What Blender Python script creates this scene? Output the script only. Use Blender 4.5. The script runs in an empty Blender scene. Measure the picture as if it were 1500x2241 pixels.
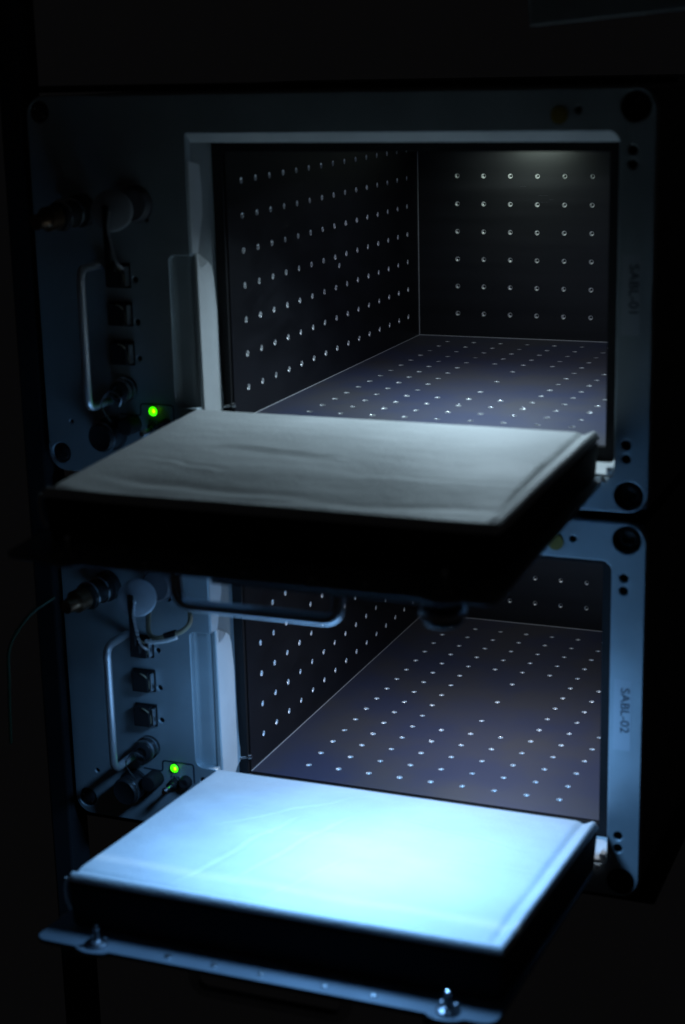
import bpy, bmesh, math, random
from mathutils import Vector, Matrix, noise
random.seed(7)
S = 0.0254                      # all measures below are inches
R = math.radians
SC = bpy.context.scene
COL = SC.collection

# ------------------------------------------------------------------ camera
cam_d = bpy.data.cameras.new('camera')
cam = bpy.data.objects.new('camera', cam_d); COL.objects.link(cam)
CP = Vector((21.4452, -60.8819, 10.4693)); YAW, PITCH, ROLL, FPX = 0.3858, 0.2616, -0.024, 3798.1
fw = Vector((-math.sin(YAW)*math.cos(PITCH), math.cos(YAW)*math.cos(PITCH), -math.sin(PITCH)))
rt = Vector((math.cos(YAW), math.sin(YAW), 0)); up = rt.cross(fw)
rt2 = math.cos(ROLL)*rt + math.sin(ROLL)*up; up2 = -math.sin(ROLL)*rt + math.cos(ROLL)*up
M = Matrix.Identity(4)
for i in range(3):
    M[i][0], M[i][1], M[i][2], M[i][3] = rt2[i], up2[i], -fw[i], CP[i]*S
cam.matrix_world = M
cam_d.sensor_fit = 'VERTICAL'; cam_d.sensor_height = 36.0
cam_d.lens = 36.0*FPX/2241.0
cam_d.clip_start = 0.05; cam_d.clip_end = 60
cam_d.dof.use_dof = True
cam_d.dof.focus_distance = 60*S
cam_d.dof.aperture_fstop = 6.3
SC.camera = cam

# ------------------------------------------------------------------ world and lamps
w = bpy.data.worlds.new('World'); SC.world = w; w.use_nodes = True
bg = w.node_tree.nodes['Background']
bg.inputs[0].default_value = (0.94, 0.92, 1.0, 1); bg.inputs[1].default_value = 0.0020
SC.view_settings.view_transform = 'Standard'; SC.view_settings.look = 'None'
SC.view_settings.exposure = 0.0; SC.view_settings.gamma = 1.0
SC.cycles.sample_clamp_indirect = 4.0
SC.cycles.max_bounces = 8

def lamp(name, loc, aim, power, color, sx, sy, spread=180):
    d = bpy.data.lights.new(name, 'AREA'); d.energy = power; d.color = color
    d.shape = 'RECTANGLE'; d.size = sx*S; d.size_y = sy*S; d.spread = R(spread)
    o = bpy.data.objects.new(name, d); COL.objects.link(o)
    o.location = Vector(loc)*S
    v = Vector(aim) - Vector(loc)
    o.rotation_euler = v.to_track_quat('-Z', 'Y').to_euler()
    return o
DX2, DY2, DZ2 = -0.09, 0.3374, -11.0915
lamp('lamp_upper_chamber', (6.4, -12.0, 7.70), (6.4, -14.8, 0.0), 0.54, (0.62, 0.84, 0.98), 1.6, 0.35, 128)
lamp('fill_upper_middle', (6.0, -7.6, 7.70), (6.0, -8.0, 0.0), 0.10, (0.70, 0.80, 1.0), 1.6, 0.35, 160)  # added fill for the floor and left wall, no source known here
lamp('fill_upper_rear', (4.1, -2.5, 7.12), (4.1, 0.2, 5.0), 0.026, (0.80, 1.0, 0.90), 1.8, 0.3, 120)  # added fill, stands in for a reflection on the back wall
lamp('lamp_between_doors', (6.5, -22.9, -2.35), (6.3, -22.8, -10.0), 0.84, (0.21, 0.51, 1.0), 2.6, 1.6, 138)
lamp('lamp_lower_chamber', (6.4, -11.0, 7.70+DZ2), (6.4, -13.5, DZ2), 0.26, (0.80, 0.88, 1.0), 1.6, 0.35, 150)
lamp('fill_lower_rear', (4.9, -2.6, 7.70+DZ2), (4.3, 1.0, 3.5+DZ2), 0.03, (0.85, 0.93, 1.0), 2.6, 0.3, 150)  # added fill for the lower back wall, no source known

# ------------------------------------------------------------------ materials
def mat(name, base, rough=0.5, metal=0.0, emit=None, estr=0.0, bump=None, vary=None, spec=None, aniso=None):
    m = bpy.data.materials.new(name); m.use_nodes = True
    nt = m.node_tree; b = nt.nodes['Principled BSDF']
    b.inputs['Base Color'].default_value = (*base, 1)
    b.inputs['Roughness'].default_value = rough; b.inputs['Metallic'].default_value = metal
    if spec is not None: b.inputs['Specular IOR Level'].default_value = spec
    if emit:
        b.inputs['Emission Color'].default_value = (*emit, 1); b.inputs['Emission Strength'].default_value = estr
    if bump or vary:
        tc = nt.nodes.new('ShaderNodeTexCoord'); mp = nt.nodes.new('ShaderNodeMapping')
        nt.links.new(tc.outputs['Object'], mp.inputs['Vector'])
        if aniso: mp.inputs['Scale'].default_value = aniso
    if bump:
        n = nt.nodes.new('ShaderNodeTexNoise'); n.inputs['Scale'].default_value = bump[0]; n.inputs['Detail'].default_value = 6
        nt.links.new(mp.outputs[0], n.inputs['Vector'])
        bp = nt.nodes.new('ShaderNodeBump'); bp.inputs['Strength'].default_value = bump[1]; bp.inputs['Distance'].default_value = bump[2]
        nt.links.new(n.outputs[0], bp.inputs['Height']); nt.links.new(bp.outputs[0], b.inputs['Normal'])
    if vary:
        n2 = nt.nodes.new('ShaderNodeTexNoise'); n2.inputs['Scale'].default_value = vary[0]; n2.inputs['Detail'].default_value = 5
        nt.links.new(mp.outputs[0], n2.inputs['Vector'])
        cr = nt.nodes.new('ShaderNodeValToRGB')
        k = vary[1]
        cr.color_ramp.elements[0].position = 0.3; cr.color_ramp.elements[1].position = 0.7
        cr.color_ramp.elements[0].color = tuple(c*(1-k) for c in base)+(1,)
        cr.color_ramp.elements[1].color = tuple(min(1, c*(1+k)) for c in base)+(1,)
        nt.links.new(n2.outputs[0], cr.inputs[0]); nt.links.new(cr.outputs[0], b.inputs['Base Color'])
        rr = nt.nodes.new('ShaderNodeMapRange'); rr.inputs['To Min'].default_value = rough*0.8; rr.inputs['To Max'].default_value = min(1, rough*1.25)
        nt.links.new(n2.outputs[0], rr.inputs['Value']); nt.links.new(rr.outputs[0], b.inputs['Roughness'])
    return m
paint = mat('grey_anodised_aluminium', (0.38, 0.45, 0.49), 0.42, 0.38, bump=(900, 0.15, 0.0004), vary=(25, 0.10))
liner = mat('grey_liner_paint', (0.27, 0.30, 0.31), 0.4, vary=(30, 0.12))
pocketm = mat('satin_pocket_paint', (0.25, 0.29, 0.31), 0.35, vary=(30, 0.1))
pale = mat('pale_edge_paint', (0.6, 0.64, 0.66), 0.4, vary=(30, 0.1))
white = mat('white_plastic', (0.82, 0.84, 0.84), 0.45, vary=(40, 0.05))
padm = mat('white_pad_cover', (0.78, 0.80, 0.80), 0.55, bump=(420, 0.5, 0.0009), vary=(16, 0.07), aniso=(1, 1.6, 1))
blacks = mat('black_side_panel', (0.011, 0.011, 0.014), 0.36, bump=(500, 0.12, 0.0002), vary=(20, 0.3), spec=0.5, aniso=(0.15, 1, 3))
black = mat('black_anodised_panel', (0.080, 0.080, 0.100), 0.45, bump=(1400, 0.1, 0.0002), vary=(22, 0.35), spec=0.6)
blackb = mat('black_brushed_panel', (0.026, 0.026, 0.030), 0.34, bump=(500, 0.12, 0.0002), vary=(20, 0.3), spec=0.7, aniso=(0.15, 1, 3))
rubber = mat('black_rubber', (0.016, 0.015, 0.016), 0.75, spec=0.2, vary=(60, 0.2))
darkg = mat('dark_grey_cap', (0.10, 0.10, 0.115), 0.45, vary=(40, 0.2))
capm = mat('pale_grey_cap', (0.36, 0.39, 0.43), 0.4, 0.2, vary=(40, 0.12))
darkm = mat('dark_anodised_metal', (0.018, 0.018, 0.02), 0.45, spec=0.4, vary=(40, 0.2))
doorm = mat('door_plate_metal', (0.17, 0.20, 0.23), 0.4, 0.3, bump=(700, 0.15, 0.0003), vary=(20, 0.1))
under = mat('dark_door_back', (0.02, 0.02, 0.022), 0.55, vary=(30, 0.2))
chrome = mat('bright_steel', (0.75, 0.76, 0.78), 0.18, 1.0)
steeld = mat('dull_steel', (0.25, 0.26, 0.28), 0.35, 1.0)
handlem = mat('satin_handle_metal', (0.75, 0.77, 0.80), 0.36, 0.75)
steel = mat('satin_steel', (0.62, 0.64, 0.66), 0.3, 1.0, vary=(80, 0.1))
holem = mat('bare_countersink_metal', (1.0, 1.0, 1.0), 0.33, 0.6)
seam = mat('bare_edge_metal', (0.8, 0.8, 0.82), 0.5, 0.3)
bore = mat('bore_dark', (0.004, 0.004, 0.012), 0.4)
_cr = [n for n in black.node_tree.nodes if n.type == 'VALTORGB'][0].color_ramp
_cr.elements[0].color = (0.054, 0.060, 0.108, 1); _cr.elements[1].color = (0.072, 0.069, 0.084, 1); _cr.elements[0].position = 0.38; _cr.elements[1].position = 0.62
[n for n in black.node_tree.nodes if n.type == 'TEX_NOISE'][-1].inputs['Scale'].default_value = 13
ledm = mat('green_led_lens', (0.05, 0.5, 0.02), 0.3, emit=(0.045, 1.0, 0.0), estr=2.2)
ledc = mat('led_core', (0.5, 0.9, 0.05), 0.3, emit=(0.75, 1.0, 0.0), estr=1.3)
lampm = mat('lamp_diffuser', (0.7, 0.7, 0.7), 0.4)
ink = mat('dark_blue_ink', (0.02, 0.03, 0.05), 0.6)
labelm = mat('label_tape', (0.44, 0.50, 0.55), 0.3)
yellow = mat('yellow_dot_plastic', (0.22, 0.16, 0.02), 0.5)
brass = mat('brown_brass', (0.16, 0.09, 0.05), 0.35, 0.8)
tan = mat('tan_sleeve', (0.35, 0.30, 0.2), 0.6)
rackm = mat('black_rack_paint', (0.022, 0.022, 0.024), 0.7, spec=0.1, vary=(15, 0.2))
greenw = mat('green_cable_jacket', (0.012, 0.045, 0.02), 0.6)

# ------------------------------------------------------------------ mesh helpers
def finish(bm, name, m, parent=None, smooth=False, loc=None, angle=None):
    me = bpy.data.meshes.new(name)
    bmesh.ops.scale(bm, vec=(S, S, S), verts=bm.verts)
    bm.normal_update()
    if smooth:
        for f in bm.faces: f.smooth = True
        for e in bm.edges:
            if len(e.link_faces) == 2 and e.calc_face_angle(0) > R(angle or 40): e.smooth = False
    bm.to_mesh(me); bm.free()
    ms = m if isinstance(m, (list, tuple)) else [m]
    for x in ms: me.materials.append(x)
    return link(name, me, parent, loc)
def link(name, me, parent=None, loc=None, rot=None):
    o = bpy.data.objects.new(name, me); COL.objects.link(o)
    if parent is not None: o.parent = parent
    if loc is not None: o.location = Vector(loc)*S
    if rot is not None: o.rotation_euler = rot
    return o
def box(bm, x0, x1, y0, y1, z0, z1, bev=0.0, mi=0):
    r = bmesh.ops.create_cube(bm, size=1)
    for v in r['verts']:
        v.co = Vector(((x0+x1)/2+v.co.x*(x1-x0), (y0+y1)/2+v.co.y*(y1-y0), (z0+z1)/2+v.co.z*(z1-z0)))
    fs = set(f for v in r['verts'] for f in v.link_faces)
    for f in fs: f.material_index = mi
    if bev:
        es = list(set(e for v in r['verts'] for e in v.link_edges))
        bmesh.ops.bevel(bm, geom=es, offset=bev, segments=2, affect='EDGES', profile=0.5)
def lathe(bm, prof, origin, axis, n=24, mi=None):
    """prof: list of (radius, height, mat) along axis from origin"""
    a = Vector(axis).normalized(); o = Vector(origin)
    t = Vector((0, 0, 1)) if abs(a.z) < 0.9 else Vector((1, 0, 0))
    u = a.cross(t).normalized(); v = a.cross(u)
    rings = []
    for p in prof:
        r, h = p[0], p[1]
        if r < 1e-6: rings.append([bm.verts.new(o+a*h)])
        else: rings.append([bm.verts.new(o+a*h+(u*math.cos(2*math.pi*k/n)+v*math.sin(2*math.pi*k/n))*r) for k in range(n)])
    for i in range(len(rings)-1):
        A, B = rings[i], rings[i+1]
        m_ = prof[i+1][2] if len(prof[i+1]) > 2 else 0
        for k in range(n):
            k2 = (k+1) % n
            if len(A) == 1 and len(B) == 1: continue
            if len(A) == 1: f = bm.faces.new((A[0], B[k], B[k2]))
            elif len(B) == 1: f = bm.faces.new((A[k], B[0], A[k2]))
            else: f = bm.faces.new((A[k], B[k], B[k2], A[k2]))
            f.material_index = m_
def tube(bm, pts, r, n=12, caps=True):
    pts = [Vector(p) for p in pts]; rings = []; prev = None
    for i, p in enumerate(pts):
        d = (pts[min(i+1, len(pts)-1)] - pts[max(i-1, 0)]).normalized()
        if prev is None:
            t = Vector((0, 0, 1)) if abs(d.z) < 0.9 else Vector((1, 0, 0)); u = d.cross(t).normalized()
        else:
            u = (prev - d*prev.dot(d)).normalized()
        prev = u; v = d.cross(u)
        rr = r[i] if isinstance(r, (list, tuple)) else r
        rings.append([bm.verts.new(p+(u*math.cos(2*math.pi*k/n)+v*math.sin(2*math.pi*k/n))*rr) for k in range(n)])
    for A, B in zip(rings, rings[1:]):
        for k in range(n): bm.faces.new((A[k], A[(k+1) % n], B[(k+1) % n], B[k]))
    if caps:
        bm.faces.new(rings[0][::-1]); bm.faces.new(rings[-1])
def bend(pts, rad, seg=6):
    """round the corners of a polyline"""
    pts = [Vector(p) for p in pts]; out = [pts[0]]
    for a, b, c in zip(pts, pts[1:], pts[2:]):
        d1 = (a-b).normalized(); d2 = (c-b).normalized()
        rr = min(rad, (a-b).length*0.49, (c-b).length*0.49)
        p, q = b+d1*rr, b+d2*rr
        for k in range(seg+1):
            t = k/seg; out.append(p*(1-t)**2 + b*2*t*(1-t) + q*t*t)
    out.append(pts[-1]); return out
def spline(pts, seg=8):
    pts = [Vector(p) for p in pts]; P = [pts[0]*2-pts[1]]+pts+[pts[-1]*2-pts[-2]]; out = []
    for i in range(1, len(P)-2):
        for k in range(seg):
            t = k/seg; a, b, c, d = P[i-1], P[i], P[i+1], P[i+2]
            out.append(0.5*((2*b)+(-a+c)*t+(2*a-5*b+4*c-d)*t*t+(-a+3*b-3*c+d)*t**3))
    out.append(pts[-1]); return out
def rrect(x0, x1, z0, z1, r, n=8):
    rs = r if isinstance(r, (list, tuple)) else [r]*4       # BL BR TR TL
    out = []
    for (cx, cz, rr, a0) in ((x0, z0, rs[0], 180), (x1, z0, rs[1], 270), (x1, z1, rs[2], 0), (x0, z1, rs[3], 90)):
        sx = 1 if cx == x0 else -1; sz = 1 if cz == z0 else -1
        ox, oz = cx+sx*rr, cz+sz*rr
        if rr <= 0: out.append((cx, cz)); continue
        for k in range(n+1):
            a = R(a0+90*k/n); out.append((ox+rr*math.cos(a), oz+rr*math.sin(a)))
    return out
def circle(cx, cz, r, n=24): return [(cx+r*math.cos(2*math.pi*k/n), cz+r*math.sin(2*math.pi*k/n)) for k in range(n)]
def plate_mesh(name, outlines, thick, bev, m):
    """2D outlines (x,z) with holes -> slab, front face at y=0, going back to y=+thick"""
    cu = bpy.data.curves.new(name, 'CURVE'); cu.dimensions = '2D'; cu.fill_mode = 'BOTH'
    cu.extrude = (thick/2-bev)*S; cu.bevel_depth = bev*S; cu.bevel_resolution = 1; cu.offset = -bev*S
    for pts in outlines:
        s = cu.splines.new('POLY'); s.points.add(len(pts)-1); s.use_cyclic_u = True
        for k, p in enumerate(pts): s.points[k].co = (p[0]*S, p[1]*S, 0, 1)
    o = bpy.data.objects.new('tmp', cu); COL.objects.link(o)
    dg = bpy.context.evaluated_depsgraph_get()
    me = bpy.data.meshes.new_from_object(o.evaluated_get(dg)); bpy.data.objects.remove(o)
    # curve plane XY -> world XZ, front face toward -y
    me.transform(Matrix(((1, 0, 0, 0), (0, 0, -1, thick/2*S), (0, 1, 0, 0), (0, 0, 0, 1))))
    me.materials.clear(); me.materials.append(m); me.name = name
    return me
def text_mesh(name, body, size, m, th=0.004):
    cu = bpy.data.curves.new(name, 'FONT'); cu.body = body; cu.size = size*S; cu.extrude = th*S
    cu.align_x = 'CENTER'; cu.align_y = 'CENTER'; cu.offset = 0.002*S
    o = bpy.data.objects.new('tmp', cu); COL.objects.link(o)
    dg = bpy.context.evaluated_depsgraph_get()
    me = bpy.data.meshes.new_from_object(o.evaluated_get(dg)); bpy.data.objects.remove(o)
    me.materials.clear(); me.materials.append(m); me.name = name
    return me
def dress(o, label=None, cat=None, group=None, kind=None):
    if label: o['label'] = label
    if cat: o['category'] = cat
    if group: o['group'] = group
    if kind: o['kind'] = kind
    return o

# ------------------------------------------------------------------ perforated panels
HR = 0.092
def perforated(name, cells, place, m, thick=0.12):
    """cells: (u0,u1,v0,v1, hole centre or None); place(u,v,d)->Vector, d = depth into the panel"""
    bm = bmesh.new(); N = 12; holes = []
    for (u0, u1, v0, v1, h) in cells:
        if h is None:
            bm.faces.new([bm.verts.new(place(*p, 0)) for p in ((u0, v0), (u1, v0), (u1, v1), (u0, v1))]); continue
        holes.append(h); inner = []; outer = []
        for k in range(N):
            a = 2*math.pi*(k+0.5)/N; c, s = math.cos(a), math.sin(a)
            inner.append(bm.verts.new(place(h[0]+HR*c, h[1]+HR*s, 0)))
            t = min(((u1-h[0])/c if c > 1e-9 else (u0-h[0])/c if c < -1e-9 else 1e9),
                    ((v1-h[1])/s if s > 1e-9 else (v0-h[1])/s if s < -1e-9 else 1e9))
            outer.append((h[0]+t*c, h[1]+t*s, t*c, t*s))
        ov = [bm.verts.new(place(o[0], o[1], 0)) for o in outer]
        cor = {}
        for k in range(N):
            k2 = (k+1) % N; a, b = outer[k], outer[k2]
            ax = abs(a[0]-u0) < 1e-7 or abs(a[0]-u1) < 1e-7; bx = abs(b[0]-u0) < 1e-7 or abs(b[0]-u1) < 1e-7
            if ax != bx:
                cu_ = a[0] if ax else b[0]; cv_ = b[1] if ax else a[1]
                c = bm.verts.new(place(cu_, cv_, 0))
                bm.faces.new((inner[k], ov[k], c, ov[k2], inner[k2]))
            else:
                bm.faces.new((inner[k], ov[k], ov[k2], inner[k2]))
    bmesh.ops.remove_doubles(bm, verts=bm.verts, dist=1e-5)
    return bm, holes

W, D, H, = 11.0, 16.3, 7.9
def left_cells(extra):
    out = []
    ys = [-0.0]+[-(1.19+i+0.5) for i in range(14)]+[-D]
    zs = [0]+[0.86+j+0.5 for j in range(6)]+[H]
    for i in range(15):
        for j in range(7):
            a, b = ys[i+1], ys[i]; c, d = zs[j], zs[j+1]; h = (-(1.19+i), 0.86+j)
            if extra and i == 7 and j == 3:
                ym, zm = -7.99, 3.68
                out += [(ym, b, c, zm, (-7.84, 3.54)), (a, ym, c, zm, None), (a, b, zm, d, h)]
            else: out.append((a, b, c, d, h))
    return out
def back_cells():
    xs = [0]+[1.52+i+0.5 for i in range(8)]+[W]; zs = [0]+[0.87+j+0.5 for j in range(6)]+[H]
    return [(xs[i], xs[i+1], zs[j], zs[j+1], (1.52+i, 0.87+j)) for i in range(9) for j in range(7)]
def floor_cells():
    xs = [0]+[1.51+i+0.5 for i in range(8)]+[W]; ys = [0]+[1.19+j+0.5 for j in range(14)]+[D]
    out = []
    for i in range(9):
        for j in range(15):
            if i in (3, 4, 5) and 5 <= j <= 9: continue
            out.append((xs[i], xs[i+1], -ys[j+1], -ys[j], (1.51+i, -(1.19+j))))
    for i in (3, 5): out.append((xs[i], xs[i+1], -ys[10], -ys[5], None))
    e = [ys[5], ys[5]+1.6, ys[5]+3.3, ys[10]]
    for k, r_ in enumerate((5.26, 7.04, 8.82)): out.append((xs[4], xs[5], -e[k+1], -e[k], (5.51, -(1.19+r_))))
    return out
# one insert: bare countersink cone and dark bore, axis +z out of the panel
bm = bmesh.new()
lathe(bm, [(HR+0.001, 0.003), (HR*0.97, 0.0, 0), (0.086, -0.022, 0), (0.074, -0.045, 0), (0.058, -0.062, 0), (0.040, -0.074, 0), (0.038, -0.16, 1), (0.0, -0.16, 1)], (0, 0, 0), (0, 0, 1), n=14)
bmesh.ops.recalc_face_normals(bm, faces=bm.faces)
for f in bm.faces: f.normal_flip() if f.calc_center_median().z < 0 and f.normal.z < 0 else None
me_tmp = finish(bm, 'threaded_insert', [holem, bore], smooth=True, angle=30); INSERT = me_tmp.data; bpy.data.objects.remove(me_tmp)

CACHE = {}
def part(name, parent, make, loc=None, rot=None):
    """share the mesh between the two lockers"""
    if name not in CACHE: CACHE[name] = make()
    return link(name.split('@')[0], CACHE[name], parent, loc, rot)
def bmpart(name, m, fn, smooth=True, angle=None):
    def mk():
        b = bmesh.new(); fn(b)
        bmesh.ops.recalc_face_normals(b, faces=b.faces)
        o = finish(b, name.split('@')[0], m, smooth=smooth, angle=angle); me = o.data; bpy.data.objects.remove(o); return me
    return mk
def add(name, parent, m, fn, loc=None, rot=None, smooth=True, angle=None):
    return part(name, parent, bmpart(name, m, fn, smooth, angle), loc, rot)

# ------------------------------------------------------------------ the locker
OX0, OX1, OZ0, OZ1 = -0.30, 11.60, -0.45, 8.32      # opening
PX0, PZ0, PZ1 = -0.97, 0.74, 5.02                    # milled pocket beside it
Y0 = -18.0
def opening_outline():
    pts = rrect(OX0, OX1, OZ0, OZ1, [0.12, 0.22, 0.30, 0.06])
    # splice the pocket into the left side (TL corner end -> BL corner start)
    pocket = [(OX0, PZ1)]
    pocket += [(PX0+0.10+0.0, PZ1)] + [(PX0, PZ1-0.10)]
    rr = 0.25
    for k in range(7):
        a = R(180+90*k/6); pocket.append((PX0+rr+rr*math.cos(a), PZ0+rr+rr*math.sin(a)))
    pocket.append((OX0, PZ0))
    return pts+pocket
BIG = [(12.0, -0.88), (12.0, 8.93), (-4.80, -0.80), (-4.80, 8.93)]
SMALL = [(11.91, 0.47, .125), (11.91, 0.10, .125), (11.93, 7.88, .125), (11.93, 7.53, .125), (10.55, 8.85, .10),
         (-2.06, 4.33, .085), (-2.06, 3.14, .085), (-2.06, 2.10, .085), (-4.4, 0.15, .07), (-1.62, 6.0, .085), (-0.75, 0.30, .12)]

CREASE = {'u': [(2.4, -3.5, 5.6, -3.9, 0.050, 0.07), (0.8, -6.6, 6.5, -6.9, 0.03, 0.18), (4.0, -7.4, 10.0, -6.7, 0.025, 0.15), (6.8, -5.2, 10.8, -5.0, 0.018, 0.12), (1.2, -5.0, 3.2, -5.6, 0.02, 0.10)],
          'l': [(3.6, -3.0, 2.6, -7.6, 0.020, 0.06), (5.0, -2.4, 3.9, -6.8, 0.020, 0.06), (5.4, -3.6, 2.9, -4.2, 0.018, 0.06), (4.4, -1.0, 1.9, -4.0, 0.016, 0.05), (6.0, -5.0, 4.9, -8.0, 0.014, 0.06),
                (1.0, -2.4, 6.0, -2.9, 0.014, 0.05), (6.4, -1.8, 9.8, -2.6, 0.014, 0.06), (8.2, -3.9, 11.0, -4.0, 0.014, 0.05)]}
def build_door(root, tilt, zt, seed, pad_label, outline, T, tag):
    """outline: back-left x, back-right x, front-right x, front-left x of the pad and its length"""
    xl, xr, xfr, xfl, L = outline
    door = bpy.data.objects.new('door', None); COL.objects.link(door); door.parent = root
    door.location = Vector((0, -18.22, zt))*S; door.rotation_euler = (tilt, 0, 0)
    B_ = '@d'+tag
    # plate, underside mechanism
    if 'door_plate' not in CACHE:
        o = rrect(-0.72, 11.35, -9.45, -0.05, [0.35, 0.35, 0.1, 0.1])
        # round bosses round the two captive screws on the free edge
        res = []
        for p in o: res.append(p)
        # rebuild the free edge (z=-9.45 in plate coordinates) with bosses
        edge = []
        for cx in (0.95, 10.15):
            for k in range(9):
                a = R(205+130*k/8); edge.append((cx+0.52*math.cos(a), -9.30+0.42*math.sin(a)*0.9))
        bl = [p for p in res if p[0] < 0 and p[1] < -5]; br = [p for p in res if p[0] > 5 and p[1] < -5]; top = [p for p in res if p[1] > -5]
        CACHE['door_plate'] = plate_mesh('door_plate', [bl+edge+br+top], 0.12, 0.02, doorm)
    p = link('door_plate', CACHE['door_plate'], door)
    # plate_mesh stands in XZ; lay it flat: z(outline) -> y, front(-y) -> up
    p.rotation_euler = (R(-90), 0, 0); p.location = Vector((0, 0, -T))*S
    # pad cover: cushion with a raised rim
    bm = bmesh.new(); NX, NY = 250, 190; g = []
    for j in range(NY+1):
        t = j/NY; row = []
        for i in range(NX+1):
            s = i/NX
            # cluster samples at the edges
            a = xl+(xfl-xl)*t; c = xr+(xfr-xr)*t
            x = a+(c-a)*s; y = -L*t
            e = min((x-a), (c-x), (-y)*1.0+0.02, (L+y))
            er = min((c-x), (L+y))
            nz = noise.noise(Vector((x*0.35+seed, y*0.55, seed)))*0.06
            nz += noise.noise(Vector((x*0.5+seed, y*2.0+x*0.15, 3+seed)))*0.012
            nz += noise.noise(Vector((x*3.0+seed, y*3.4, 7+seed)))*0.006
            for (ax, ay, bx, by, dep, wd) in CREASE[tag]:
                dx_, dy_ = bx-ax, by-ay; tt = ((x-ax)*dx_+(y-ay)*dy_)/(dx_*dx_+dy_*dy_)
                if -0.15 < tt < 1.15:
                    cx_, cy_ = ax+dx_*tt, ay+dy_*tt
                    off = math.hypot(x-cx_, y-cy_)*(1 if (x-ax)*dy_-(y-ay)*dx_ > 0 else -1) + noise.noise(Vector((tt*4, ax, seed)))*0.12
                    fall = min(1, max(0, (tt+0.15)/0.3), max(0, (1.15-tt)/0.3))
                    nz -= dep*fall*math.exp(-(off/wd)**2) - dep*0.7*fall*math.exp(-((off-wd*2)/(wd*1.4))**2)
            rim = math.exp(-((er-0.13)/0.085)**2)*0.05 - math.exp(-((er-0.40)/0.11)**2)*0.065
            tl = -y/L; tf = min(1, max(0, (tl-0.62)/0.30)); am = 0.21 if tag == 'u' else 0.05
            sag = -am*(tf*tf*(3-2*tf)); up_ = min(1, max(0, (tl-0.925)/0.055)); sag *= 1-0.9*(up_*up_*(3-2*up_))
            rr_ = min(1, max(0, (0.55-(c-x))/0.4)); sag *= 1-0.8*rr_*rr_*(3-2*rr_)
            ll_ = min(1, max(0, (x-a)/2.2)); sag *= ll_*ll_*(3-2*ll_)
            side = -0.14*max(0, 1-e/0.11)**2
            bul = 0.05*math.sin(math.pi*s)*math.sin(math.pi*t)
            k_in = min(1, max(0, e/0.6))
            row.append(bm.verts.new((x, y, nz*k_in+rim+side+bul+sag)))
        g.append(row)
    for j in range(NY):
        for i in range(NX): bm.faces.new((g[j][i], g[j+1][i], g[j+1][i+1], g[j][i+1]))
    # short turned-down hem
    per = [g[0][i] for i in range(NX+1)]+[g[j][NX] for j in range(1, NY+1)]+[g[NY][i] for i in range(NX-1, -1, -1)]+[g[j][0] for j in range(NY-1, 0, -1)]
    low = [bm.verts.new((v.co.x, v.co.y, v.co.z-0.03)) for v in per]
    for k in range(len(per)):
        k2 = (k+1) % len(per); bm.faces.new((per[k], per[k2], low[k2], low[k]))
    pc = finish(bm, 'pad_cover', padm, door, smooth=True, angle=60)
    if pad_label: pc['label'] = pad_label
    # black foam block under the cover
    bm = bmesh.new()
    vs = []
    for (dz, ins) in ((-0.22, 0.015), (-T+0.004, 0.10)):
        vs.append([bm.verts.new(q) for q in ((xl+ins, -0.02-ins*0, dz), (xr-ins, -0.02, dz), (xfr-ins, -L+ins, dz), (xfl+ins, -L+ins, dz))])
    for k in range(4): bm.faces.new((vs[0][k], vs[0][(k+1) % 4], vs[1][(k+1) % 4], vs[1][k]))
    bm.faces.new(vs[0]); bm.faces.new(vs[1][::-1])
    bmesh.ops.bevel(bm, geom=[e for e in bm.edges], offset=0.05, segments=2, affect='EDGES')
    bmesh.ops.recalc_face_normals(bm, faces=bm.faces)
    finish(bm, 'foam_block', rubber, door, smooth=True)
    b = bmesh.new(); tube(b, spline([(xfl-0.02, -L+0.05, -0.10), (xfl-0.06, -L+0.02, -0.35), (xfl-0.02, -L, -0.65), (xfl+0.10, -L, -0.92)], 5), 0.04, 8); finish(b, 'cover_edge_tape', padm, door, smooth=True)
    # captive screws on the free edge
    def scr(b):
        lathe(b, [(0, 0), (0.29, 0), (0.29, 0.06), (0.24, 0.09), (0.12, 0.11), (0.085, 0.14), (0.07, 0.40), (0, 0.40)], (0, 0, 0), (0, 0, 1), 20)
        for k in range(3):
            a = R(30+120*k); lathe(b, [(0, -0.03), (0.05, 0), (0.05, 0.05), (0, 0.08)], (0.2*math.cos(a), 0.2*math.sin(a), 0.12), (0, 0, 1), 8)
    for x in (0.95, 10.15):
        sc_ = add('captive_screw'+B_, door, steeld, scr, (x, -9.20, -T))
    for x in (0.95, 10.15): add('screw_tip'+B_, door, chrome, lambda b: lathe(b, [(0, 0), (0.07, 0), (0.085, 0.05), (0.06, 0.11), (0.0, 0.14)], (0, 0, 0), (0, 0, 1), 16), (x, -9.20, -T+0.40))
    for x in (2.9, 4.15, 5.4, 7.05, 8.3): add('rivet'+B_, door, steel, lambda b: lathe(b, [(0.10, 0), (0.085, 0.03), (0, 0.05)], (0, 0, 0), (0, 0, 1), 14), (x, -9.12, -T))
    # outside face: handle, latch box, latch knob
    def hnd(b): tube(b, bend([(0, 0, 0), (0, 0, -1.42), (4.15, 0, -1.42), (4.15, 0, 0)], 0.42), 0.155, 16)
    add('handle'+B_, door, steel, hnd, (2.92, -7.75, -T-0.08))
    add('latch_box'+B_, door, darkm, lambda b: box(b, 4.4, 9.6, -8.9, -3.5, -T-0.46, -T-0.125, 0.05), smooth=False)
    def knob(b): lathe(b, [(0, 0), (0.55, 0), (0.55, -0.25), (0.46, -0.3), (0.46, -0.90), (0.40, -0.98), (0, -0.98)], (0, 0, 0), (0, 0, 1), 28)
    add('latch_knob'+B_, door, darkm, knob, (9.75, -8.2, -T-0.125))
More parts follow.
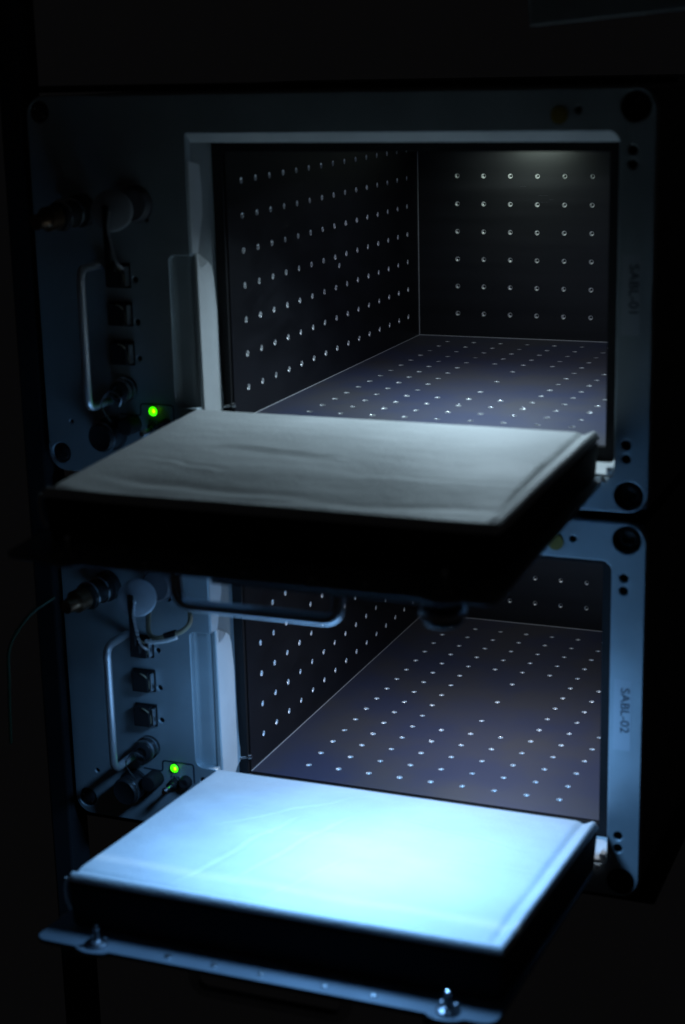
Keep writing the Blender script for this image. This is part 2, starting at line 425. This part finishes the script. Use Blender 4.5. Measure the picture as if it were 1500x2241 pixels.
    add('latch_collar'+B_, door, steel, lambda b: lathe(b, [(0.47, 0.0), (0.53, 0.02), (0.53, 0.16), (0.47, 0.18)], (0, 0, 0), (0, 0, 1), 28), (9.75, -8.2, -T-0.92))
    if tag == 'u':
        lm = add('added_lamp_box', door, darkm, lambda b: box(b, 5.0, 8.0, -5.6, -3.7, -T-1.60, -T-0.42, 0.05), smooth=False)  # added housing, out of view, for the lamp between the doors
        add('lamp_lens@door', lm, lampm, lambda b: box(b, 5.2, 7.8, -5.45, -3.85, -T-1.64, -T-1.60), smooth=False)
    # hinge knuckles
    for x in (0.55, 10.6):
        add('hinge'+B_, door, steel, lambda b: tube(b, [(-0.45, 0, 0), (0.45, 0, 0)], 0.13, 14), (x, 0.02, -T-0.16))
    return door

def build_locker(off, tag, door_args, text_dz, lab, gd):
    root = bpy.data.objects.new('locker', None); COL.objects.link(root)
    root.location = Vector(off)*S; dress(root, lab, 'locker', 'powered lockers with their doors dropped open')
    # outer shell
    def shell(b):
        for a in ((-5.15, -5.05, -17.68, 1.0, -1.28, 9.30), (12.32, 12.42, -17.68, 1.0, -1.28, 9.30),
                  (-5.05, 12.32, -17.68, 1.0, -1.28, -1.18), (-5.05, 12.32, -17.68, 1.0, 9.20, 9.30), (-5.05, 12.32, 0.9, 1.0, -1.18, 9.20)): box(b, *a)
    add('shell', root, darkm, shell, smooth=False)
    # front plate
    if 'front_plate' not in CACHE:
        outl = [rrect(-5.22, 12.5, -1.33, 9.36, 0.55), opening_outline()] + [circle(x, z, 0.385 if x > 0 else 0.30) for x, z in BIG] + [circle(x, z, r, 16) for x, z, r in SMALL]
        CACHE['front_plate'] = plate_mesh('front_plate', outl, 0.30, 0.025, paint)
    fp = link('front_plate', CACHE['front_plate'], root, (0, Y0, 0))
    # recessed fasteners
    def bigs(b): lathe(b, [(0.375, -0.06), (0.375, 0.22), (0.30, 0.24), (0.27, 0.12), (0.19, 0.08), (0.17, 0.20), (0.10, 0.22), (0.0, 0.22)], (0, 0, 0), (0, 1, 0), 28)
    for k, (x, z) in enumerate(BIG):
        if x > 0: add('captive_fastener@r', fp, darkm, bigs, (x, 0.08, z))
        else:
            add('captive_fastener@l', fp, darkm, lambda b: (lathe(b, [(0.29, 0.1), (0.29, -0.02), (0.25, -0.06), (0.12, -0.09), (0, -0.09)], (0, 0, 0), (0, 1, 0), 24)), (x, 0.08, z))
            add('hex_stud@l', fp, chrome, lambda b: [lathe(b, [(0.035, 0), (0.035, -0.03), (0, -0.045)], (dx_, -0.075, dz_), (0, 1, 0), 8) for dx_, dz_ in ((-0.12, 0.09), (0.16, -0.13))], (x, 0.08, z))
    for (x, z, r) in SMALL:
        n_ = 'screw_head@%.3f' % r
        add(n_, fp, darkm, lambda b, r=r: lathe(b, [(r*0.98, 0.02), (r*0.98, 0.10), (r*0.85, 0.12), (r*0.42, 0.11), (r*0.38, 0.16), (0, 0.16)], (0, 0, 0), (0, 1, 0), 16), (x, 0.05, z))
    # liner of the opening (left, right, top with a bevel, sill)
    def lin(b):
        yf, yb = -17.70, -16.30
        o = opening_clean = rrect(OX0, OX1, OZ0, OZ1, [0.12, 0.22, 0.30, 0.06])
        n = len(o); f = [b.verts.new((p[0], yf, p[1])) for p in o]; k_ = [b.verts.new((p[0], yb, p[1])) for p in o]
        for i in range(n): b.faces.new((f[i], f[(i+1) % n], k_[(i+1) % n], k_[i]))
        f2 = [b.verts.new((p[0]+(-0.09 if p[0] < 5 else 0.09), yf, p[1]+(-0.09 if p[1] < 4 else 0.09))) for p in o]
        k2 = [b.verts.new((v.co.x, yb, v.co.z)) for v in f2]
        for i in range(n):
            b.faces.new((f2[i], k2[i], k2[(i+1) % n], f2[(i+1) % n])); b.faces.new((f[i], f2[i], f2[(i+1) % n], f[(i+1) % n]))
    add('opening_liner', root, liner, lin)  # grey kept dark to paint the shade around the light patch
    # bevelled strip under the top edge of the opening
    bz = 0.26 if tag == 'u' else 0.05
    def bev(b):
        v = [b.verts.new(q) for q in ((OX0+0.01, -17.99, OZ1), (OX1-0.02, -17.99, OZ1), (OX1-0.02, -17.72, OZ1-bz), (OX0+0.01, -17.72, OZ1-bz),
                                      (OX0+0.01, -17.60, OZ1), (OX1-0.02, -17.60, OZ1), (OX1-0.02, -17.60, OZ1-bz), (OX0+0.01, -17.60, OZ1-bz))]
        for f in ((0, 3, 2, 1), (4, 5, 6, 7), (0, 1, 5, 4), (3, 7, 6, 2), (0, 4, 7, 3), (1, 2, 6, 5)): b.faces.new([v[i] for i in f])
    add('top_edge_bevel@'+tag, root, pale, bev, smooth=False)
    # pocket with its filleted inner edge
    def pock(b):
        prof = [(-0.985, -17.96), (-0.975, -17.80), (-0.93, -17.74), (-0.84, -17.715), (-0.62, -17.70), (-0.48, -17.66), (-0.40, -17.60), (-0.34, -17.50), (-0.315, -17.38)]
        A = [b.verts.new((x, y, PZ0-0.02)) for x, y in prof]; B = [b.verts.new((x, y, PZ1+0.02)) for x, y in prof]
        for i in range(len(prof)-1): b.faces.new((A[i], B[i], B[i+1], A[i+1]))
    add('pocket_lining', root, pocketm, pock)
    # patch of light on the left reveal, shaped as a white strip
    def lit_patch(b):
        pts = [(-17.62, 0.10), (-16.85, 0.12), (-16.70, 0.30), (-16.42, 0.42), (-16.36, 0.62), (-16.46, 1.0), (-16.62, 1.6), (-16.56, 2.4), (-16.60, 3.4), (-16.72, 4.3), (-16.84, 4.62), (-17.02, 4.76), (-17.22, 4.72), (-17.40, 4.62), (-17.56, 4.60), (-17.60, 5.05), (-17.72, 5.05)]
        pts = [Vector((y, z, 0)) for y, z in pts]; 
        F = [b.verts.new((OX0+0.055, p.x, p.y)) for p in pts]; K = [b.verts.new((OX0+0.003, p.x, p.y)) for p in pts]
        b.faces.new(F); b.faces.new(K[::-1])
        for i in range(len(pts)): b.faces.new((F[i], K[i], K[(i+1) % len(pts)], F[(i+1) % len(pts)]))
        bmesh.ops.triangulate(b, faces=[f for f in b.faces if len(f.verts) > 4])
    add('light_patch', root, white, lit_patch, smooth=False)
    def lit_patch2(b):  # upper run of that light, modelled as a pale strip
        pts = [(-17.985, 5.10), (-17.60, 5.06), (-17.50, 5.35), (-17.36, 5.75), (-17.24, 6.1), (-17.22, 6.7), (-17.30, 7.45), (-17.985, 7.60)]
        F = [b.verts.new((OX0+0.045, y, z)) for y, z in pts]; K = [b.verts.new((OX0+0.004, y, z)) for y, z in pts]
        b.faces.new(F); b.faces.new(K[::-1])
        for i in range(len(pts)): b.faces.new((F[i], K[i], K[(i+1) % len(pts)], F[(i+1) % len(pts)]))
    add('upper_light_patch', root, pale, lit_patch2, smooth=False)
    def pin(b):
        lathe(b, [(0, 0), (0.05, 0), (0.05, 0.26), (0.085, 0.27), (0.085, 0.36), (0, 0.38)], (OX0+0.05, -16.45, 0.50), (1, 0.35, 0.15), 12)
    add('latch_pin', root, chrome, pin)
    # white blocks on the sill beside the door
    def sill(b):
        box(b, 10.7, 11.55, -17.9, -16.45, -0.44, -0.36, 0.02); box(b, 11.38, 11.56, -17.95, -16.6, -0.36, -0.16, 0.03)
        lathe(b, [(0, 0), (0.09, 0), (0.09, 0.08), (0, 0.1)], (11.35, -18.1, -0.5), (0, -1, 0.3), 10)
    add('hinge_block', root, white, sill, smooth=False)
    # black sealing ring round the chamber mouth
    def seal(b):
        box(b, OX0-0.05, 0.0, -16.42, -16.2, OZ0-0.05, OZ1+0.05); box(b, W, OX1+0.05, -16.42, -16.2, OZ0-0.05, OZ1+0.05)
        box(b, 0.0, W, -16.42, -16.2, OZ0-0.05, 0.0); box(b, 0.0, W, -16.42, -16.2, 7.74, OZ1+0.05)
        bmesh.ops.remove_doubles(b, verts=b.verts, dist=1e-4)
    add('door_seal', root, rubber, seal, smooth=False)
    # ---------- chamber panels, each with its threaded inserts
    def inserts(panel, holes, place, rot):
        for h in holes:
            o = link('threaded_insert', INSERT, panel, None, rot); o.location = place(h[0], h[1], 0)*S
            o.rotation_mode = 'QUATERNION'
            from mathutils import Euler
            o.rotation_quaternion = Euler(rot).to_quaternion() @ Euler((random.uniform(-.07, .07), random.uniform(-.07, .07), random.uniform(0, 6.28))).to_quaternion()
    def panel(name, cells, place, m, rot, visible=True):
        if name not in CACHE:
            b, holes = perforated(name, cells, place, m); bmesh.ops.recalc_face_normals(b, faces=b.faces)
            o = finish(b, name, m); CACHE[name] = o.data; CACHE[name+'h'] = holes; bpy.data.objects.remove(o)
        pn = link(name, CACHE[name], root); inserts(pn, CACHE[name+'h'], place, rot); return pn
    panel('left_panel', left_cells(True), lambda u, v, d: Vector((0-d, u, v)), blacks, (0, R(90), 0))
    panel('back_panel', back_cells(), lambda u, v, d: Vector((u, 0+d, v)), blackb, (R(90), 0, 0))
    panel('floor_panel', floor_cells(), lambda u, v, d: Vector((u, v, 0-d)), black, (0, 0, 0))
    # right wall: its holes are drilled but face away from the camera
    def rightw(b):
        bb, holes = perforated('r', left_cells(False), lambda u, v, d: Vector((W+d, u, v)), blackb)
        me = bpy.data.meshes.new('t'); bb.to_mesh(me); bb.free(); b.from_mesh(me)
        for h in holes: lathe(b, [(HR, 0.0), (0.055, 0.055), (0.05, 0.16), (0, 0.16)], (W, h[0], h[1]), (1, 0, 0), 8)
    add('right_panel', root, blackb, rightw, smooth=False)
    add('ceiling_panel', root, blackb, lambda b: box(b, 0, W, -D, 0, H, H+0.08), smooth=False)
    def sl(b):
        box(b, 0.0, 0.026, -0.026, 0.0, 0.0, H); box(b, 0.026, W, -0.040, 0.0, 0.0, 0.022)
    add('edge_seam', root, seam, sl, smooth=False)
    if tag == 'u':
        def scratch(b):
            for x0_, x1_, z_ in ((4.55, 4.92, 5.18), (4.95, 5.12, 5.04), (4.66, 4.98, 4.95), (3.9, 4.1, 5.5)):
                b.faces.new([b.verts.new(v) for v in ((x0_, -0.004, z_), (x1_, -0.004, z_+0.012), (x1_, -0.004, z_+0.017), (x0_, -0.004, z_+0.008))])
        add('scratch_marks', root, steeld, scratch, smooth=False)
    add('side_seam', root, seam, lambda b: box(b, 0.0, 0.018, -D+0.1, -0.045, 0.0, 0.016), smooth=False)
    # ---------- control face, left of the opening
    def hnd(b): tube(b, bend([(0, 0, 4.75), (0, -1.25, 4.75), (0, -1.25, 0.85), (0, 0, 0.85)], 0.33), 0.12, 16)
    add('handle', root, handlem, hnd, (-3.07, Y0, 0))
    bc = add('port_cap', root, darkm, lambda b: lathe(b, [(0, 0), (0.50, 0), (0.50, -0.10), (0.42, -0.14), (0.42, -0.62), (0.38, -0.68), (0.30, -0.66), (0, -0.66)], (0, 0, 0), (0.10, 1, 0.05), 30), (-3.05, Y0, -0.10))
    add('cap_rim', bc, steel, lambda b: lathe(b, [(0.425, 0), (0.445, -0.01), (0.445, -0.05), (0.425, -0.06)], (-0.05, -0.52, -0.03), (0.10, 1, 0.05), 30))
    def lany(b): tube(b, spline([(0.30, -0.60, 0.45), (0.10, -0.75, 0.95), (0.35, -0.7, 1.35), (0.62, -0.55, 1.15), (0.55, -0.5, 0.9)], 6), 0.022, 6)
    add('lanyard', bc, steeld, lany)
    for z in (4.44, 3.36, 2.25):
        sw = add('rocker_switch', root, rubber, lambda b: (box(b, -0.40, 0.32, -0.02, 0.05, -0.35, 0.35, 0.02), box(b, -0.34, 0.20, -0.26, 0.0, -0.31, 0.31, 0.04)), (-2.50, Y0-0.05, z), smooth=False)
        add('bright_edge', sw, steel, lambda b: box(b, 0.245, 0.295, -0.20, -0.025, -0.27, 0.27, 0.01), smooth=False)
        def wire(b): tube(b, spline([(-0.1, -0.2, 0.26), (0.02, -0.3, 0.30), (0.14, -0.28, 0.22), (0.19, -0.18, 0.05), (0.2, -0.17, -0.2)], 5), 0.018, 6)
        add('switch_wire', sw, tan, wire)
    c = add('round_connector', root, darkm, lambda b: lathe(b, [(0, 0), (0.36, 0), (0.36, -0.12), (0.30, -0.16), (0.30, -0.50), (0.17, -0.54), (0.15, -0.45), (0, -0.45)], (0, 0, 0), (0, 1, 0), 26), (-2.52, Y0, 1.20))
    add('steel_ring', c, steel, lambda b: lathe(b, [(0.305, 0), (0.335, -0.01), (0.335, -0.10), (0.305, -0.11)], (0, -0.32, 0), (0, 1, 0), 26))
    add('steel_ring@2', c, chrome, lambda b: lathe(b, [(0.30, 0), (0.37, -0.01), (0.37, -0.05), (0.30, -0.06)], (0, -0.125, 0), (0, 1, 0), 26))
    # LED, its outline and its caption
    led = add('status_led', root, ledm, lambda b: lathe(b, [(0.13, 0.0), (0.13, -0.03), (0.10, -0.07), (0.055, -0.095), (0, -0.10)], (0, 0, 0), (0, 1, 0), 22), (-1.70, Y0, 0.60))
    add('led_core', led, ledc, lambda b: lathe(b, [(0.06, 0.0), (0.055, -0.02), (0, -0.035)], (0.045, -0.075, 0.02), (0.3, 1, 0), 14))
    add('led_bezel', led, rubber, lambda b: lathe(b, [(0.131, 0.0), (0.131, -0.03), (0.155, -0.025), (0.16, 0.0)], (0, 0, 0), (0, 1, 0), 22))
    def outl(b):
        pts = bend([(-2.75, 0, 0.47), (-2.10, 0, 0.45), (-2.10, 0, 0.80), (-1.05, 0, 0.80), (-1.05, 0, 0.2)], 0.10, 4)
        for p, q in zip(pts, pts[1:]):
            d = (q-p).normalized(); n = Vector((-d.z, 0, d.x))*0.022
            vs = [b.verts.new(v) for v in (p+n, q+n, q-n, p-n)]; b.faces.new(vs)
            vs = [b.verts.new(v+Vector((0, -0.004, 0))) for v in (p+n-d*.01, q+n+d*.01, q-n+d*.01, p-n-d*.01)]; b.faces.new(vs)
    add('printed_outline', root, ink, outl, (0, Y0-0.006, 0), smooth=False)
    if 'cap' not in CACHE: CACHE['cap'] = text_mesh('led_caption', 'FAN', 0.16, ink)
    link('led_caption', CACHE['cap'], root, (-1.70, Y0-0.006, 0.30), (R(90), 0, 0))
    add('control_knob', root, rubber, lambda b: lathe(b, [(0.27, 0), (0.27, -0.45), (0.22, -0.55), (0, -0.57)], (0, 0, 0), (0, 1, 0), 26), (-2.35, Y0, 0.20))
    tg = add('toggle_switch', root, darkm, lambda b: lathe(b, [(0.17, 0), (0.17, -0.10), (0.10, -0.14), (0.08, -0.22), (0, -0.22)], (0, 0, 0), (0, 1, 0), 18), (-1.72, Y0, 0.10))
    add('toggle_lever', tg, chrome, lambda b: (tube(b, [(0, -0.2, 0), (-0.03, -0.45, -0.03)], [0.05, 0.07], 12), lathe(b, [(0, -0.13), (0.08, -0.10), (0.125, 0), (0.08, 0.10), (0, 0.13)], (-0.04, -0.55, -0.03), (0, 1, 0.1), 18)))
    add('fuse_holder', root, rubber, lambda b: lathe(b, [(0.20, 0), (0.20, -0.16), (0.15, -0.22), (0.06, -0.22), (0, -0.18)], (0, 0, 0), (0, 1, 0), 20), (-1.32, Y0, 0.22))
    # capped ports near the top of the control face
    port = add('capped_port', root, darkg, lambda b: lathe(b, [(0, -0.26), (0.42, -0.26), (0.47, -0.20), (0.47, -0.02), (0.52, 0), (0, 0)], (0, 0, 0), (0, 1, 0), 32), (-1.90, Y0, 6.42))
    add('dust_cap', port, capm, lambda b: lathe(b, [(0, -0.05), (0.49, -0.05), (0.56, -0.01), (0.56, 0.13), (0.30, 0.17), (0.26, 0.75)], (-0.07, -1.25, -0.06), (-0.40, 1, -0.22), 36))
    def chain(b):
        pts = spline([(-0.02, -1.50, -0.10), (-0.05, -1.55, -0.50), (0.0, -1.50, -0.95), (0.05, -1.40, -1.40), (0.12, -1.2, -1.62)], 7)
        for k, p in enumerate(pts):
            d = (pts[min(k+1, len(pts)-1)]-pts[max(0, k-1)]).normalized()
            a = d.cross(Vector((1, 0, 0))).normalized() if k % 2 else Vector((1, 0, 0))
            ring = [p+d*0.055*math.cos(t)+a*0.035*math.sin(t) for t in [2*math.pi*i/8 for i in range(9)]]
            tube(b, ring, 0.014, 5, False)
    add('cap_chain', port, steel, chain)
    add('cap_strap', port, rubber, lambda b: (box(b, -0.24, -0.06, -1.52, -1.44, -1.45, 0.10, 0.03), box(b, -0.26, 0.02, -1.45, -1.30, -1.70, -1.40, 0.03)), smooth=False)
    cn = add('cable_connector', root, darkm, lambda b: lathe(b, [(0, 0), (0.46, 0), (0.46, -0.25), (0.36, -0.3), (0.36, -0.75), (0.40, -0.8), (0.40, -1.05), (0.30, -1.1), (0.0, -1.1)], (0, 0, 0), (0.25, 1, 0.10), 24), (-3.55, Y0, 6.25))
    add('steel_ring@3', cn, chrome, lambda b: lathe(b, [(0.37, -0.42), (0.41, -0.43), (0.41, -0.50), (0.37, -0.51)], (0, 0, 0), (0.25, 1, 0.10), 24))
    add('steel_ring@4', cn, chrome, lambda b: lathe(b, [(0.40, -0.88), (0.43, -0.89), (0.43, -0.94), (0.40, -0.95)], (0, 0, 0), (0.25, 1, 0.10), 24))
    add('brass_collar', cn, brass, lambda b: lathe(b, [(0.30, -1.1), (0.34, -1.12), (0.34, -1.5), (0.27, -1.56), (0.22, -1.62), (0.22, -1.9), (0, -1.9)], (0, 0, 0), (0.25, 1, 0.10), 20))
    add('caution_dot', root, yellow, lambda b: lathe(b, [(0.22, 0), (0.22, -0.03), (0, -0.04)], (0, 0, 0), (0, 1, 0), 20), (10.08, Y0, 8.72))
    # name label
    x0, x1, z0, z1 = 11.72, 12.19, 3.02, 5.05
    lb = add('name_label', root, labelm, lambda b: box(b, x0, x1, Y0-0.008, Y0+0.0, z0, z1, 0.0), (0, 0, text_dz), smooth=False)
    txt = 'SABL-01' if tag == 'u' else 'SABL-02'
    t = link('label_text', text_mesh('label_text', txt, 0.345, ink), lb, (12.02, Y0-0.012, 4.17), (R(90), R(90), 0))
    t.scale = (1.08, 0.98, 1)
    # lamp bar hidden behind the upper lip
    lb2 = add('unseen_lamp_box', root, darkm, lambda b: box(b, 4.6, 8.0, -12.4, -11.6, 7.76, 7.90, 0.02), smooth=False)
    add('lamp_lens', lb2, lampm, lambda b: box(b, 5.2, 7.4, -12.25, -11.75, 7.73, 7.76), smooth=False)
    for k_, (xa, xb, ya, yb, zz) in enumerate(((5.1, 6.9, -7.9, -7.3, 7.73), (3.1, 5.1, -2.75, -2.25, 7.14 if tag == 'u' else 7.73))):  # middle and rear boxes, added out of view where the fill lamps sit
        add('unseen_lamp_box@%d%s' % (k_, tag), root, darkm, lambda b: box(b, xa, xb, ya, yb, zz, 7.90, 0.02), smooth=False)
    build_door(root, *door_args)
    return root

up_outline = (-0.26, 11.27, 11.06, -0.28, 8.25)
lo_outline = (-0.18, 11.42, 11.26, -0.28, 8.50)
build_locker((0, 0, 0), 'u', (R(2.37), 0.80, 1.3, None, up_outline, 1.24, 'u'), 0.27,
             'upper grey locker labelled SABL-01, dim grey pad on its open door', None)
build_locker((DX2, DY2, DZ2), 'l', (R(-3.75), 0.90, 5.1, None, lo_outline, 1.38, 'l'), 0.0,
             'lower grey locker labelled SABL-02, brightly lit pad on its open door', None)

# ------------------------------------------------------------------ cables
def cable(name, pts, r, m, label, seg=8):
    b = bmesh.new(); tube(b, spline(pts, seg), r, 10); bmesh.ops.recalc_face_normals(b, faces=b.faces)
    return dress(finish(b, name, m, smooth=True), label, 'cable')
z2 = DZ2
cable('cable', [(-4.2, -19.9, 6.5+z2), (-4.8, -20.4, 6.0+z2), (-5.5, -20.4, 5.0+z2), (-5.9, -20.0, 3.6+z2), (-6.4, -19.4, 1.5+z2)], 0.05, greenw,
      'thin green cable curving down left of the lower locker')
dy = DY2; dx = DX2
def P_(l): return [(x+dx, y+dy, z+z2) for x, y, z in l]
o = cable('wire_bundle', P_([(-2.3, -18.0, 5.6), (-2.05, -18.5, 5.05), (-1.6, -18.75, 5.02), (-1.21, -18.7, 5.18), (-0.90, -18.7, 5.26), (-0.68, -18.55, 5.50), (-0.85, -18.2, 5.75), (-1.2, -18.0, 5.9)]), 0.075, tan,
      'short tan wire bundle with a black band above the lower locker switches')
b = bmesh.new(); tube(b, P_([(-1.42, -18.73, 5.09), (-1.05, -18.69, 5.23)]), 0.092, 10); finish(b, 'black_band', rubber, o, smooth=True)
b = bmesh.new(); tube(b, spline(P_([(-2.0, -18.8, 4.90), (-1.75, -18.85, 4.90), (-1.3, -18.85, 5.00), (-0.98, -18.8, 5.11)]), 5), 0.06, 8); finish(b, 'white_sleeve', white, o, smooth=True)

# ------------------------------------------------------------------ the rack round the lockers
rk = bpy.data.objects.new('equipment_rack', None); COL.objects.link(rk)
dress(rk, 'black equipment rack frame around the two lockers', 'rack')
rk.location = Vector((3.6, -17.5, -30))*S
def rpart(name, x0, x1, y0, y1, z0, z1, m=rackm):
    b = bmesh.new(); box(b, x0-3.6, x1-3.6, y0+17.5, y1+17.5, z0+30, z1+30, 0.08); return finish(b, name, m, rk)
rpart('post', -6.15, -5.45, -17.9, -16.8, -30, 30)
rpart('shelf', -5.45, 12.75, -17.0, 0.5, -12.9, -12.6); rpart('rail', -5.45, 12.75, -17.2, -16.6, 9.42, 9.6)
b = bmesh.new(); box(b, 0, 8, 0, 0.6, 0, 4, 0.05)
o = finish(b, 'overhead_panel', liner); o.location = Vector((9.55, -18.9, 10.85))*S; o.rotation_euler = (0, R(-4.5), 0)
dress(o, 'dark overhead panel with a faint lower edge in the top right corner', 'panel')
